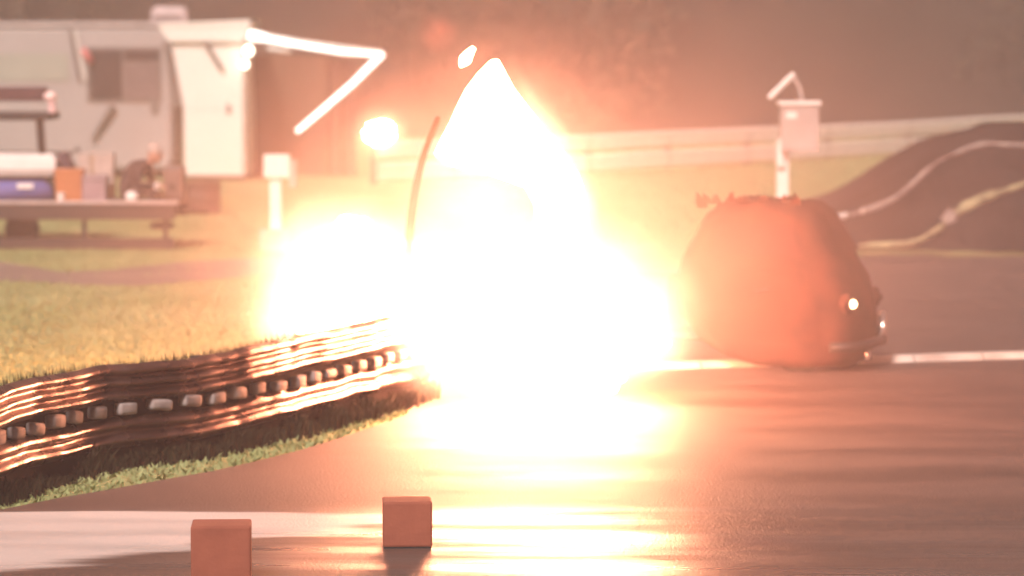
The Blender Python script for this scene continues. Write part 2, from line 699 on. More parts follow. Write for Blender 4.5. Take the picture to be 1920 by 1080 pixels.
M_pipe = mat('pale_pipe', (0.14, 0.10, 0.09), 0.8, col2=(0.42, 0.33, 0.29), scale=4)
l1 = [(1572, 409), (1600, 403), (1640, 392), (1680, 372), (1705, 352), (1730, 328), (1760, 304), (1800, 286), (1845, 272), (1880, 273), (1930, 276), (1990, 280)]
pp = smooth_line([on_bank(*q) for q in l1], 4)
p1 = thing('hose', 'thin pale hose climbing the upper part of the dark bank', 'hose', pp[0])
MB().tube(pp, 0.040, 7, jit=0.9).build('tube', M_pipe, p1, smooth=True)
for i in (0, 1, 3):
    MB().blob(pp[i * 2] + Vector((0, -0.02, 0.01)), (0.042, 0.042, 0.042), 2, 0.1).build('coupling', M_white, p1, smooth=True)
l2 = [(1610, 463), (1660, 462), (1700, 460), (1735, 448), (1760, 432), (1780, 412), (1810, 392), (1850, 372), (1890, 358), (1930, 344), (1990, 330)]
pp = smooth_line([on_bank(*q) for q in l2], 4)
p2 = thing('hose', 'thicker pale yellow hose with a lumpy joint along the lower bank', 'hose', pp[0])
MB().tube(pp, 0.060, 7, jit=1.0).build('tube', mat('pale_yellow_hose', (0.16, 0.12, 0.07), 0.8, col2=(0.46, 0.40, 0.22), scale=4), p2, smooth=True)
j = on_bank(1780, 414)
MB().blob(j, (0.10, 0.08, 0.13), 3, 0.35, 2.5, 4).build('joint', M_pipe, p2, smooth=True)
# strip of bare pale ground at the foot of the bank
fs = [(1600, 468), (1640, 463), (1720, 466), (1800, 474), (1950, 471), (2200, 468), (2200, 474), (1920, 480), (1780, 482), (1700, 474), (1625, 480)]
struct(MB().poly([G(x, y, 0.012) for x, y in fs]).build('verge', mat('dry_verge', (0.22, 0.17, 0.07), 0.9, var=0.3, scale=2)))

# ------------------------------------------------------------------ marker posts
q = G(1466, 486)
YP = q.y
mp_ = thing('signal_post', 'white post carrying a pale box with a bent arm on top, behind the orange vehicle', 'signal post', q)


def rect(x0, y0, x1, y1, depth, thick):
    a, b = P(x0, y1, depth), P(x1, y0, depth)
    return Vector((a.x, depth, a.z)), Vector((b.x, depth + thick, b.z))


a, b = rect(1456, 268, 1480, 484, YP, 0.16)
MB().box((a.x, a.y, 0), b, bevel=0.02).build('post', M_white, mp_)
a, b = rect(1464, 194, 1536, 284, YP - 0.12, 0.30)
M_box = mat('pale_grey_box', (0.42, 0.36, 0.34), 0.6, var=0.12, scale=4)
bx_ = MB().box(a, b, bevel=0.02).build('box', M_box, mp_)
a2, b2 = rect(1460, 190, 1540, 197, YP - 0.15, 0.36)
MB().box(a2, b2, bevel=0.006).build('lid', M_white, bx_)
a2, b2 = rect(1474, 210, 1494, 222, YP - 0.128, 0.006)
MB().box(a2, b2).build('plate', M_white, bx_)
MB().tube([P(1505, 193, YP), P(1500, 165, YP), P(1486, 140, YP)], 0.024, 8).build('arm', M_box, mp_)
MB().tube([P(1489, 138, YP), P(1442, 184, YP)], 0.034, 8).build('lamp_bar', M_white, mp_)
MB().tube([P(1464, 262, YP - 0.02), P(1464, 312, YP - 0.02)], 0.055, 10).build('reflector', M_white, mp_)

q = G(516, 470)
YQ = q.y
mq = thing('marker_post', 'white marker post with a square head and hanging box beside the fire', 'marker post', q)
a, b = rect(506, 330, 527, 468, YQ, 0.10)
MB().box((a.x, a.y, 0), b, bevel=0.012).build('post', M_white, mq)
a, b = rect(494, 290, 543, 334, YQ - 0.05, 0.20)
MB().box(a, b, bevel=0.02).build('head', M_white, mq)
a, b = rect(541, 300, 556, 352, YQ - 0.04, 0.16)
MB().box(a, b, bevel=0.02).build('box', M_box, mq)
a, b = rect(486, 430, 540, 505, YQ - 0.08, 0.26)
MB().box((a.x, a.y, 0), b, bevel=0.02).build('base', mat('base_concrete', (0.35, 0.28, 0.26), 0.8), mq)

# ------------------------------------------------------------------ two foam blocks in the foreground
for (x0, x1, yt, yb, txt) in ((355, 468, 985, 1098, 'brownish orange foam block standing on the wet ground, cut by the bottom edge'),
                              (716, 809, 940, 1030, 'bright orange foam block standing whole on the wet track below the fire')):
    c = G((x0 + x1) / 2, yb)
    sc = F / (c.y / CP)
    w = (x1 - x0) / sc
    h = (yb - yt) / sc
    t = thing('foam_block', txt, 'foam block', c, 'foam lane blocks')
    rz = Matrix.Rotation(R(3), 3, 'Z')
    MB().box(c + Vector((-w / 2, 0, 0.012)), c + Vector((w / 2, w * 0.9, h)), rot=rz, bevel=0.012).build('block', M_block, t, smooth=False)
    MB().box(c + Vector((-w / 2 + 0.006, 0.006, 0.0)), c + Vector((w / 2 - 0.006, w * 0.9 - 0.006, 0.014)), rot=rz).build('base_pad', M_rubber, t)

# ------------------------------------------------------------------ camper trailer
YR = 70.0
M_rv = mat('camper_wall', (0.36, 0.33, 0.33), 0.5, var=0.06, scale=0.8)
M_rv2 = mat('camper_stripe', (0.32, 0.33, 0.29), 0.5, var=0.08, scale=1)
M_panel = mat('white_panel', (0.80, 0.77, 0.73), 0.5, var=0.03, scale=1)
M_glass = mat('dark_window', (0.045, 0.035, 0.036), 0.12, var=0.3, scale=1.0)
M_trim = mat('grey_trim', (0.16, 0.14, 0.13), 0.6)
rv = thing('camper_trailer', 'long grey camper trailer with a dark window parked behind the golf cart', 'camper', Vector((P(100, 300, YR).x, YR, 0)))
a, b = rect(-560, 48, 322, 318, YR, 2.3)
MB().box(a, b, bevel=0.10).build('wall', M_rv, rv)
a, b = rect(-560, 41, 326, 50, YR - 0.05, 2.4)
MB().box(a, b, bevel=0.02).build('roof', mat('camper_roof', (0.42, 0.37, 0.37), 0.6), rv)
a, b = rect(-560, 100, 128, 152, YR - 0.02, 0.02)
MB().box(a, b).build('stripe', M_rv2, rv)
a, b = rect(163, 88, 302, 192, YR - 0.03, 0.03)
win = MB().box(a, b, bevel=0.01).build('window', M_trim, rv)
for (x0, x1, y0, y1, m) in ((169, 228, 94, 186, M_glass), (233, 297, 94, 114, M_glass), (233, 297, 118, 186, mat('window_blind', (0.15, 0.115, 0.115), 0.5))):
    a, b = rect(x0, y0, x1, y1, YR - 0.042, 0.012)
    MB().box(a, b).build('pane', m, win)
MB().tube([P(155, 92, YR - 0.1), P(172, 118, YR - 0.1)], 0.075, 8).build('marker_lamp', mat('pink_lens', (0.55, 0.16, 0.16), 0.35), rv, smooth=True)
a, b = rect(283, 184, 296, 210, YR - 0.06, 0.05)
MB().box(a, b).build('latch', M_trim, rv)
MB().tube([P(132, 55, YR - 0.06), P(148, 150, YR - 0.06)], 0.035, 6).build('awning_arm', M_trim, rv)
MB().tube([P(141, 55, YR - 0.06), P(160, 150, YR - 0.06)], 0.030, 6).build('awning_arm', M_panel, rv)
MB().tube([P(212, 198, YR - 0.1), P(172, 262, YR - 0.1)], 0.07, 6, 0.03).build('awning_brace', M_trim, rv)
a, b = rect(280, 11, 352, 46, YR + 0.6, 0.9)
ac = MB().box(a, b, bevel=0.12, taper=0.92).build('roof_unit', mat('roof_unit', (0.44, 0.36, 0.36), 0.6), rv)
a, b = rect(288, 30, 340, 34, YR + 0.59, 0.01)
MB().box(a, b).build('vent', M_trim, ac)
for x in (-300, 60):
    c = P(x, 322, YR + 0.2)
    MB().disc((c.x, YR + 0.25, 0.34), (0, 1, 0), 0.34, 0.22, 20, 0.04).build('wheel', M_rubber, rv)
a, b = rect(-560, 310, 322, 326, YR + 0.2, 2.0)
MB().box(a, b).build('chassis', M_dark, rv)
for x in (250, 310):
    a, b = rect(x, 324, x + 10, 338, YR + 0.3, 0.1)
    MB().box((a.x, a.y, 0), b).build('jack', M_dark, rv)

# white end of a second trailer, wide cap on a tapered wall
YW = 68.8
tw = thing('white_trailer', 'white box trailer end with a flared roof cap beside the camper', 'trailer', Vector((P(400, 330, YW).x, YW, 0)))


def quadloft(px_bottom, px_top, depth, thick):
    r0 = [P(px_bottom[0], px_bottom[2], depth), P(px_bottom[1], px_bottom[2], depth)]
    r1 = [P(px_top[0], px_top[2], depth), P(px_top[1], px_top[3] if len(px_top) > 3 else px_top[2], depth)]
    dv = Vector((0, thick, 0))
    return [[r0[0], r0[1], r0[1] + dv, r0[0] + dv], [r1[0], r1[1], r1[1] + dv, r1[0] + dv]]


MB().loft(quadloft((346, 463, 329), (344, 462, 205), YW, 2.2)).build('wall', M_panel, tw)
MB().loft(quadloft((344, 462, 204.5), (321, 455, 78), YW + 0.01, 2.2)).build('wall', M_panel, tw)
cap = MB().loft(quadloft((317, 456, 78), (297, 469, 50, 45), YW - 0.10, 2.4)).build('roof_cap', M_panel, tw)
MB().loft(quadloft((297, 470, 49.5), (300, 468, 44, 37), YW - 0.12, 2.45)).build('cap_edge', M_panel, cap)
MB().tube([P(384, 78, YW - 0.12), P(400, 104, YW - 0.10), P(416, 130, YW - 0.05)], 0.05, 6).build('strut', M_trim, tw)
MB().tube([P(309, 78, YW - 0.05), P(321, 130, YW - 0.05), P(332, 200, YW - 0.05)], 0.055, 6, 0.11).build('side_seal', M_trim, tw)
a, b = rect(425, 196, 432, 214, YW - 0.03, 0.03)
MB().box(a, b).build('handle', M_trim, tw)
a, b = rect(455, 80, 462, 329, YW - 0.02, 0.02)
MB().box(a, b).build('corner_trim', mat('corner_trim', (0.42, 0.36, 0.31), 0.5), tw)
a, b = rect(350, 330, 458, 342, YW + 0.2, 1.8)
MB().box((a.x, a.y, 0.0), b).build('skirt', M_dark, tw)

# two bulbs on the trailer corner
M_bulb = mat('lit_bulb', (0.9, 0.85, 0.75), 0.4, emit=(1.0, 0.86, 0.66), estr=5)
for (x, y, r, txt) in ((466, 95, 0.095, 'larger round lit bulb, upper of two on the white trailer corner'), (459, 121, 0.075, 'smaller round lit bulb, lower of two on the white trailer corner')):
    c = P(x, y, YW - 0.15)
    t = thing('bulb', txt, 'bulb', c, 'bulbs on the trailer corner')
    MB().blob(c, (r, r, r * 1.05), 2, 0.02).build('globe', M_bulb, t, smooth=True)
    MB().tube([c + Vector((0, 0.0, r * 0.8)), c + Vector((-0.02, 0.1, r * 1.5))], 0.025, 6).build('holder', M_trim, t)

# awning frame with a lit tube
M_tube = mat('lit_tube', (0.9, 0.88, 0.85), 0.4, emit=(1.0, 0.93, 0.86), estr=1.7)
YA = 67.8
aw = thing('awning_frame', 'white lit awning frame with a slanting brace reaching out from the trailer', 'awning', Vector((P(600, 200, YA).x, YA, 0)))
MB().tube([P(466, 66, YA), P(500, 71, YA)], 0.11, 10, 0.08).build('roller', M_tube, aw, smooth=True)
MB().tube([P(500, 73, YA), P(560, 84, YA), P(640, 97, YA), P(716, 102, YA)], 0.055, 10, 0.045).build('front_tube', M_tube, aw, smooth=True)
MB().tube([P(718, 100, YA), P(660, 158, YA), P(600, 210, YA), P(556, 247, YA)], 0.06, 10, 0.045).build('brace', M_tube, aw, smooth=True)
MB().tube([P(500, 66, YA + 0.3), P(560, 77, YA + 0.3), P(640, 88, YA + 0.3), P(716, 97, YA + 0.3)], 0.035, 8).build('fabric_roll', M_panel, aw, smooth=True)
MB().tube([P(500, 90, YA + 0.1), P(545, 97, YA + 0.1)], 0.035, 8).build('bracket', M_panel, aw, smooth=True)

# tan tarp wall under the awning
YT = 71.0
tp = thing('tarp_wall', 'tan fabric screen hanging below the lit awning frame', 'screen', Vector((P(540, 330, YT).x, YT, 0)))
M_tarp = mat('tan_tarp', (0.13, 0.075, 0.05), 0.85, var=0.15, scale=0.5)
n = 24
for (x0, x1, y0, m) in ((464, 612, 104, M_tarp), (613, 668, 112, mat('brown_tarp', (0.085, 0.045, 0.035), 0.85))):
    front = []
    mb = MB()
    rows = []
    for yy in (y0, 170, 240, 336):
        row = []
        for i in range(n + 1):
            p = P(x0 + (x1 - x0) * i / n, yy, YT)
            p.y += 0.05 * math.sin(i * 0.45)
            p.z = max(p.z, 0)
            row.append(p)
        rows.append(row + [q + Vector((0, 0.02, 0)) for q in row[::-1]])
    mb.loft(rows, close=True)
    mb.build('panel', m, tp, smooth=False)

# ------------------------------------------------------------------ golf cart on the left edge
YC = G(40, 462).y
cx = P(20, 460, YC).x
gc = thing('golf_cart', 'dark roofed golf cart with white cowl and blue seat at the left edge', 'golf cart', Vector((cx, YC, 0)))
M_cart = mat('cart_white', (0.72, 0.68, 0.66), 0.35, var=0.05)
M_blue = mat('blue_vinyl', (0.14, 0.15, 0.38), 0.25, var=0.1)
a, b = rect(-190, 212, 92, 226, YC - 0.1, 1.15)
MB().box(a, b, bevel=0.03).build('roof', M_dark, gc)
a, b = rect(-180, 163, 86, 190, YC + 0.9, 0.25)
MB().box(a, b, bevel=0.03).build('roof_rack', mat('maroon_bag', (0.08, 0.035, 0.04), 0.7), gc)
for x in (-150, 74):
    for dy in (0.0, 0.95):
        MB().tube([P(x, 224, YC + dy), P(x + (6 if x > 0 else 0), 300, YC + dy)], 0.055 if dy == 0 else 0.03, 8).build('post', M_dark, gc)
rings = []
for (y0, x1, bulge) in ((330, 98, 0.10), (318, 103, 0.14), (300, 104, 0.12), (288, 98, 0.04)):
    r0, r1 = P(-190, y0, YC - bulge), P(x1, y0, YC - bulge)
    rings.append([r0, r1, r1 + Vector((0.02, 1.0, 0)), r0 + Vector((0, 1.0, 0))])
MB().loft(rings).build('cowl', M_cart, gc, smooth=False)
rings = []
for (y0, x0, x1, bulge) in ((384, -190, 98, 0.02), (366, -190, 96, 0.10), (350, -190, 90, 0.12), (338, -190, 80, 0.02)):
    r0, r1 = P(x0, y0, YC - bulge), P(x1, y0, YC - bulge)
    rings.append([r0, r1, r1 + Vector((0.0, 0.9, 0)), r0 + Vector((0, 0.9, 0))])
MB().loft(rings).build('seat', M_blue, gc, smooth=True)
a, b = rect(-190, 330, 84, 339, YC + 0.02, 0.9)
MB().box(a, b).build('seat_base', M_dark, gc)
for x in (-120, 40):
    c = P(x, 430, YC)
    MB().disc((c.x, YC + 0.08, 0.23), (0, 1, 0), 0.23, 0.18, 20, 0.04).build('wheel', M_rubber, gc)
a, b = rect(-190, 384, 98, 404, YC + 0.03, 0.9)
MB().box(a, b, bevel=0.02).build('floor_pan', M_dark, gc)
lp = P(95, 190, YC - 0.05)
hl = MB().blob(P(94, 181, YC + 0.35), (0.09, 0.06, 0.07), 2, 0.1).build('beacon', mat('beacon_lens', (0.85, 0.62, 0.60), 0.3), gc, smooth=True)
MB().tube([P(97, 190, YC + 0.35), P(98, 212, YC + 0.35)], 0.05, 8).build('beacon_base', mat('beacon_pink', (0.8, 0.55, 0.55), 0.4), gc)
MB().box(*rect(32, 344, 62, 354, YC - 0.135, 0.02), bevel=0.006).build('seat_highlight', M_white, gc)  # white bar in place of the highlight on the blue seat

# ------------------------------------------------------------------ flatbed trailer with its load
YL = G(200, 466).y - 0.35
ft = thing('flatbed_trailer', 'long low dark flatbed trailer with a pale deck edge carrying the load', 'trailer', Vector((P(170, 400, YL).x, YL, 0)))
M_deck = mat('deck_boards', (0.055, 0.036, 0.032), 0.8, var=0.25, stretch=(0.2, 1, 1))
a, b = rect(-260, 384, 328, 412, YL, 0.06)
MB().box(a, b, bevel=0.01).build('side_beam', M_deck, ft)
a, b = rect(-260, 377, 334, 383, YL - 0.02, 0.10)
MB().box(a, b, bevel=0.008).build('edge_trim', mat('pale_edge', (0.46, 0.38, 0.37), 0.4), ft)
zt = P(0, 378, YL).z
xl, xr = P(-260, 380, YL).x, P(332, 380, YL).x
for i in range(9):
    y0 = YL + 0.10 + i * 0.16
    MB().box((xl, y0, zt - 0.06), (xr, y0 + 0.152, zt - 0.025)).build('plank', M_deck, ft)
MB().box((xl, YL + 1.5, zt - 0.25), (xr, YL + 1.56, zt - 0.02)).build('side_beam', M_deck, ft)
for x in (-170, -110):
    c = P(x, 440, YL + 0.2)
    MB().disc((c.x, YL + 0.22, 0.17), (0, 1, 0), 0.17, 0.16, 18, 0.03).build('wheel', M_rubber, ft)
for x in (158, 310):
    c = P(x, 440, YL + 0.1)
    MB().box((c.x - 0.03, YL + 0.1, 0), (c.x + 0.03, YL + 0.16, zt - 0.2)).build('jack_leg', M_dark, ft)
MB().box((P(-260, 0, YL).x, YL + 0.05, 0.012), (P(322, 0, YL).x, YL + 0.17, 0.15), bevel=0.01).build('ground_shadow_bar', M_deck, ft)  # dark bar laid where the trailer's shadow falls on the ground
MB().tube([(xr - 0.05, YL + 0.5, zt - 0.12), (xr + 0.35, YL + 0.7, zt - 0.16)], 0.04, 8).build('drawbar', M_dark, ft)

ZD = zt - 0.024            # top of the planks


def on_deck(px0, px1, py_top, dy, w):
    a = P(px0, 380, YL + dy)
    b = P(px1, py_top, YL + dy)
    return Vector((a.x, YL + dy, ZD)), Vector((b.x, YL + dy + w, b.z))


a, b = on_deck(104, 152, 318, 0.30, 0.4)
t = thing('crate', 'orange plastic crate on the flatbed next to the golf cart', 'crate', Vector((a.x, a.y, ZD)))
M_orange = mat('orange_plastic', (0.46, 0.17, 0.07), 0.5, var=0.08)
MB().box(a, b, bevel=0.02, taper=1.06).build('tub', M_orange, t)
MB().box((a.x - 0.02, a.y - 0.02, b.z - 0.04), (b.x + 0.02, b.y + 0.02, b.z + 0.005), bevel=0.01).build('rim', M_orange, t)
a, b = on_deck(106, 121, 362, 0.10, 0.10)
t = thing('cup', 'small white cup at the front of the deck below the orange crate', 'cup', Vector((a.x, a.y, ZD)))
c = (a + b) / 2
MB().loft([[Vector((c.x + r * math.cos(q), c.y + r * math.sin(q), z)) for q in [i * math.pi / 6 for i in range(12)]] for r, z in
           ((0.036, ZD), (0.048, b.z - 0.01), (0.052, b.z), (0.044, b.z - 0.004), (0.038, b.z - 0.05))]).build('cup_wall', M_white, t)
a, b = on_deck(153, 198, 330, 0.32, 0.4)
t = thing('cooler', 'mauve grey cooler box between the orange crate and the seated person', 'cooler', Vector((a.x, a.y, ZD)))
M_cool = mat('mauve_plastic', (0.30, 0.22, 0.25), 0.5)
MB().box(a, Vector((b.x, b.y, b.z - 0.06)), bevel=0.02).build('tub', M_cool, t)
MB().box((a.x - 0.01, a.y - 0.01, b.z - 0.055), (b.x + 0.01, b.y + 0.01, b.z), bevel=0.015).build('lid', M_cool, t)
a, b = on_deck(148, 212, 288, 0.85, 0.3)
t = thing('carton', 'pale cardboard carton standing behind the cooler on the flatbed', 'carton', Vector((a.x, a.y, ZD)))
M_cart2 = mat('pale_card', (0.42, 0.36, 0.33), 0.8)
MB().box(a, b, bevel=0.008).build('box', M_cart2, t)
MB().box((a.x + 0.15, a.y - 0.004, ZD + 0.02), (a.x + 0.2, a.y - 0.001, b.z - 0.01)).build('tape', mat('tape', (0.3, 0.22, 0.15), 0.4), t)
a, b = on_deck(96, 140, 286, 1.0, 0.3)
t = thing('bag', 'dark purple slumped bag behind the orange crate', 'bag', Vector((a.x, a.y, ZD)))
MB().blob((a + b) / 2, ((b.x - a.x) / 2, 0.16, (b.z - a.z) / 2), 3, 0.22, 2, 3, flat=ZD).build('sack', mat('purple_cloth', (0.07, 0.04, 0.055), 0.8), t, smooth=True)
MB().tube([b + Vector((-0.1, -0.1, -0.05)), b + Vector((0.02, -0.12, 0.06)), b + Vector((0.06, -0.1, -0.06))], 0.018, 6).build('strap', M_dark, t)
a, b = on_deck(306, 352, 312, 0.35, 0.45)
t = thing('generator', 'brown grey boxy generator on the flatbed at its end', 'generator', Vector((a.x, a.y, ZD)))
M_gen = mat('generator_case', (0.14, 0.10, 0.09), 0.6, var=0.2)
MB().box((a.x, a.y, ZD + 0.03), (b.x - 0.06, b.y, b.z), bevel=0.05).build('case', M_gen, t)
MB().tube([(a.x + 0.05, a.y + 0.2, b.z - 0.01), (a.x + 0.06, a.y + 0.2, b.z + 0.05), (b.x - 0.12, b.y - 0.2, b.z + 0.05), (b.x - 0.11, b.y - 0.2, b.z - 0.01)], 0.014, 6).build('handle', M_dark, t)
MB().box((a.x + 0.02, a.y + 0.05, ZD), (a.x + 0.06, b.y - 0.05, ZD + 0.035)).build('foot', M_rubber, t)
MB().box((b.x - 0.12, a.y + 0.05, ZD), (b.x - 0.08, b.y - 0.05, ZD + 0.035)).build('foot', M_rubber, t)
MB().disc((a.x + 0.12, a.y - 0.004, ZD + 0.2), (0, 1, 0), 0.05, 0.02, 16).build('outlet', M_dark, t)
# white work lamp and small jug in front of the person
a, b = on_deck(234, 258, 342, 0.16, 0.12)
t = thing('jug', 'small white tilted jug in front of the seated person', 'jug', Vector((a.x, a.y, ZD)))
c = (a + b) / 2
MB().blob(Vector((c.x, c.y, ZD + 0.075)), (0.085, 0.06, 0.078), 3, 0.08, 2, 6, flat=ZD).build('body', M_white, t, smooth=True)
MB().tube([Vector((c.x + 0.05, c.y, ZD + 0.11)), Vector((c.x + 0.09, c.y, ZD + 0.17))], 0.026, 8, 0.02).build('spout', M_white, t)
a, b = on_deck(289, 300, 338, 0.2, 0.08)
t = thing('lantern', 'small pale round lantern beside the generator', 'lantern', Vector((a.x, a.y, ZD)))
c = (a + b) / 2
MB().tube([(c.x, c.y, ZD), (c.x, c.y, ZD + 0.17)], 0.03, 8).build('stem', M_dark, t)
MB().blob(Vector((c.x, c.y, ZD + 0.21)), (0.05, 0.05, 0.055), 2, 0.04).build('globe', M_white, t, smooth=True)
# dark bin on the grass behind the drawbar
q = G(375, 402)
t = thing('oil_drum', 'squat dark brown drum on the grass past the end of the flatbed', 'drum', q)
M_drum = mat('drum_paint', (0.10, 0.055, 0.045), 0.6, var=0.2)
rr = [(0.30, 0.0), (0.31, 0.02), (0.30, 0.04), (0.30, 0.24), (0.315, 0.26), (0.30, 0.28), (0.30, 0.46), (0.315, 0.48), (0.30, 0.5), (0.02, 0.49)]
MB().loft([[q + Vector((r * math.cos(x), r * math.sin(x) + 0.3, z)) for x in [i * math.pi / 12 for i in range(24)]] for r, z in rr]).build('barrel', M_drum, t, smooth=True)
MB().disc(q + Vector((0.12, 0.2, 0.5)), (0, 0, 1), 0.04, 0.03, 12).build('bung', M_dark, t)


# ------------------------------------------------------------------ seated person
def person(seat, facing, label):
    """seated, hunched forward, arms resting on the knees; SEAT is the point under the pelvis"""
    t = thing('person', label, 'person', seat)
    V = {}
    J = []

    def add(n_, x, y, z, r, parent=None):
        V[n_] = len(J)
        J.append((Vector((x, y, z)), r, parent))
    # local: +x forward, y side, z up
    add('pelvis', 0, 0, 0.12, 0.145)
    add('belly', 0.07, 0, 0.25, 0.14, 'pelvis')
    add('chest', 0.20, 0, 0.38, 0.155, 'belly')
    add('collar', 0.30, 0, 0.45, 0.10, 'chest')
    add('neck', 0.355, 0, 0.49, 0.055, 'collar')
    for s, sg in (('l', 1), ('r', -1)):
        add('sh' + s, 0.28, 0.17 * sg, 0.43, 0.072, 'collar')
        add('el' + s, 0.30, 0.25 * sg, 0.20, 0.052, 'sh' + s)
        add('wr' + s, 0.47, 0.13 * sg, 0.20, 0.036, 'el' + s)
        add('hip' + s, 0.05, 0.10 * sg, 0.09, 0.105, 'pelvis')
        add('kn' + s, 0.44, 0.13 * sg, 0.12, 0.072, 'hip' + s)
        add('an' + s, 0.47, 0.13 * sg, -0.27, 0.045, 'kn' + s)
    me = bpy.data.meshes.new('clothed_body')
    me.from_pydata([j[0] for j in J], [(V[j[2]], i) for i, j in enumerate(J) if j[2]], [])
    o = bpy.data.objects.new('clothed_body', me)
    COL.objects.link(o)
    o.parent = t
    m = o.modifiers.new('skin', 'SKIN')
    for i, j in enumerate(J):
        me.skin_vertices[0].data[i].radius = (j[1], j[1])
        me.skin_vertices[0].data[i].use_root = (i == 0)
    m.use_smooth_shade = True
    o.modifiers.new('sub', 'SUBSURF').levels = 2
    o.modifiers['sub'].render_levels = 2
    me.materials.append(mat('dark_jacket', (0.040, 0.026, 0.030), 0.85, var=0.3, scale=8))
    M_skin = mat('skin', (0.48, 0.26, 0.20), 0.55, var=0.06)
    # head
    mb = MB()
    hc = Vector((0.44, 0, 0.585))
    r = bmesh.ops.create_icosphere(mb.bm, subdivisions=4, radius=1)
    for v in r['verts']:
        d = v.co.normalized()
        q = Vector((d.x * 0.098, d.y * 0.076, d.z * 0.115))
        if d.z < -0.2:
            q.y *= 1 + 0.35 * (d.z + 0.2)
        if d.x > 0.75 and abs(d.y) < 0.35 and -0.35 < d.z < 0.12:      # nose
            q.x += 0.022 * (1 - abs(d.y) / 0.35) * (1 - abs(d.z + 0.12) / 0.25 if abs(d.z + 0.12) < 0.25 else 0)
        if d.x > 0.7 and 0.05 < d.z < 0.3 and 0.15 < abs(d.y) < 0.55:   # eye sockets
            q.x -= 0.010
        if d.x > 0.75 and -0.6 < d.z < -0.45:                           # mouth
            q.x -= 0.006
        v.co = hc + q
    mb.tube([(0.335, 0, 0.475), (0.415, 0, 0.54)], 0.05, 12)
    for sg in (1, -1):
        mb.blob(hc + Vector((-0.005, 0.078 * sg, -0.01)), (0.022, 0.012, 0.034), 2, 0.05)
    head = mb.build('head', M_skin, None, smooth=True)
    head.parent = t
    for sg in (1, -1):
        ey = MB().blob(hc + Vector((0.084, 0.032 * sg, 0.018)), (0.010, 0.013, 0.009), 2, 0.0).build('eye', M_dark, None, smooth=True)
        ey.parent = head
    mb = MB()
    r = bmesh.ops.create_icosphere(mb.bm, subdivisions=3, radius=1)
    for v in r['verts']:
        d = v.co.normalized()
        v.co = hc + Vector((d.x * 0.108, d.y * 0.088, max(d.z, -0.05) * 0.125)) + Vector((-0.004, 0, 0.035))
    mb.loft([[hc + Vector((0.06 + dx, y, 0.034 + dz)) for y, dx in ((-0.075, 0), (-0.06, 0.09), (0, 0.125), (0.06, 0.09), (0.075, 0))] for dz in (0.0, 0.010)], close=True)
    cap_ = mb.build('cap', mat('pale_cap', (0.42, 0.34, 0.31), 0.8), None, smooth=True)
    cap_.parent = t
    # hands: palm and five bent fingers each
    for sg in (1, -1):
        mb = MB()
        w = Vector((0.475, 0.125 * sg, 0.198))
        mb.blob(w + Vector((0.045, -0.01 * sg, -0.012)), (0.048, 0.038, 0.018), 2, 0.03)
        for k_, (ly, ln) in enumerate(((-0.030, 0.066), (-0.010, 0.076), (0.010, 0.070), (0.028, 0.054))):
            b0 = w + Vector((0.082, ly - 0.01 * sg, -0.012))
            mb.tube([b0, b0 + Vector((ln * 0.5, 0, -0.008)), b0 + Vector((ln * 0.8, 0, -0.028)), b0 + Vector((ln * 0.9, 0, -0.045))], 0.0092, 7, 0.0075)
        b0 = w + Vector((0.03, -0.04 * sg, -0.008))
        mb.tube([b0, b0 + Vector((0.028, -0.022 * sg, -0.006)), b0 + Vector((0.056, -0.026 * sg, -0.016))], 0.0105, 7, 0.008)
        h = mb.build('hand', M_skin, None, smooth=True)
        h.parent = t
        mb = MB()
        fc = Vector((0.53, 0.13 * sg, -0.34))
        mb.blob(fc, (0.135, 0.048, 0.055), 3, 0.05, 2, 1, flat=fc.z - 0.045)
        f_ = mb.build('shoe', M_rubber, None, smooth=True)
        f_.parent = t
    t.rotation_euler = (0, 0, facing)
    return t


sp_ = P(238, 372, YL + 0.30)
stx = sp_.x
a = Vector((stx - 0.30, YL + 0.22, ZD))
t = thing('box_seat', 'low dark wooden box on the flatbed under the seated person', 'box', Vector((stx, YL + 0.45, ZD)))
MB().box((stx - 0.24, YL + 0.25, ZD), (stx + 0.14, YL + 0.65, ZD + 0.055), bevel=0.01).build('lid', M_deck, t)
person(Vector((stx - 0.06, YL + 0.45, ZD + 0.035)), R(-14), 'person in dark jacket and pale cap sitting hunched on the flatbed')

# ------------------------------------------------------------------ burning race truck
TH = R(-20)                       # heading: to the right and slightly towards the camera
base = G(1405, 684)
tr = thing('race_truck', 'rounded orange red cab of a race truck with lit lamp, its rear inside the fire', 'race truck', base)
ROT = Matrix.Rotation(TH, 3, 'Z')
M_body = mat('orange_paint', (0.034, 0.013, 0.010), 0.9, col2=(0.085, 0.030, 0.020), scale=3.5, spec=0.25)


def T(x, y, z):
    return base + ROT @ Vector((x, y, z))


W2 = 0.60
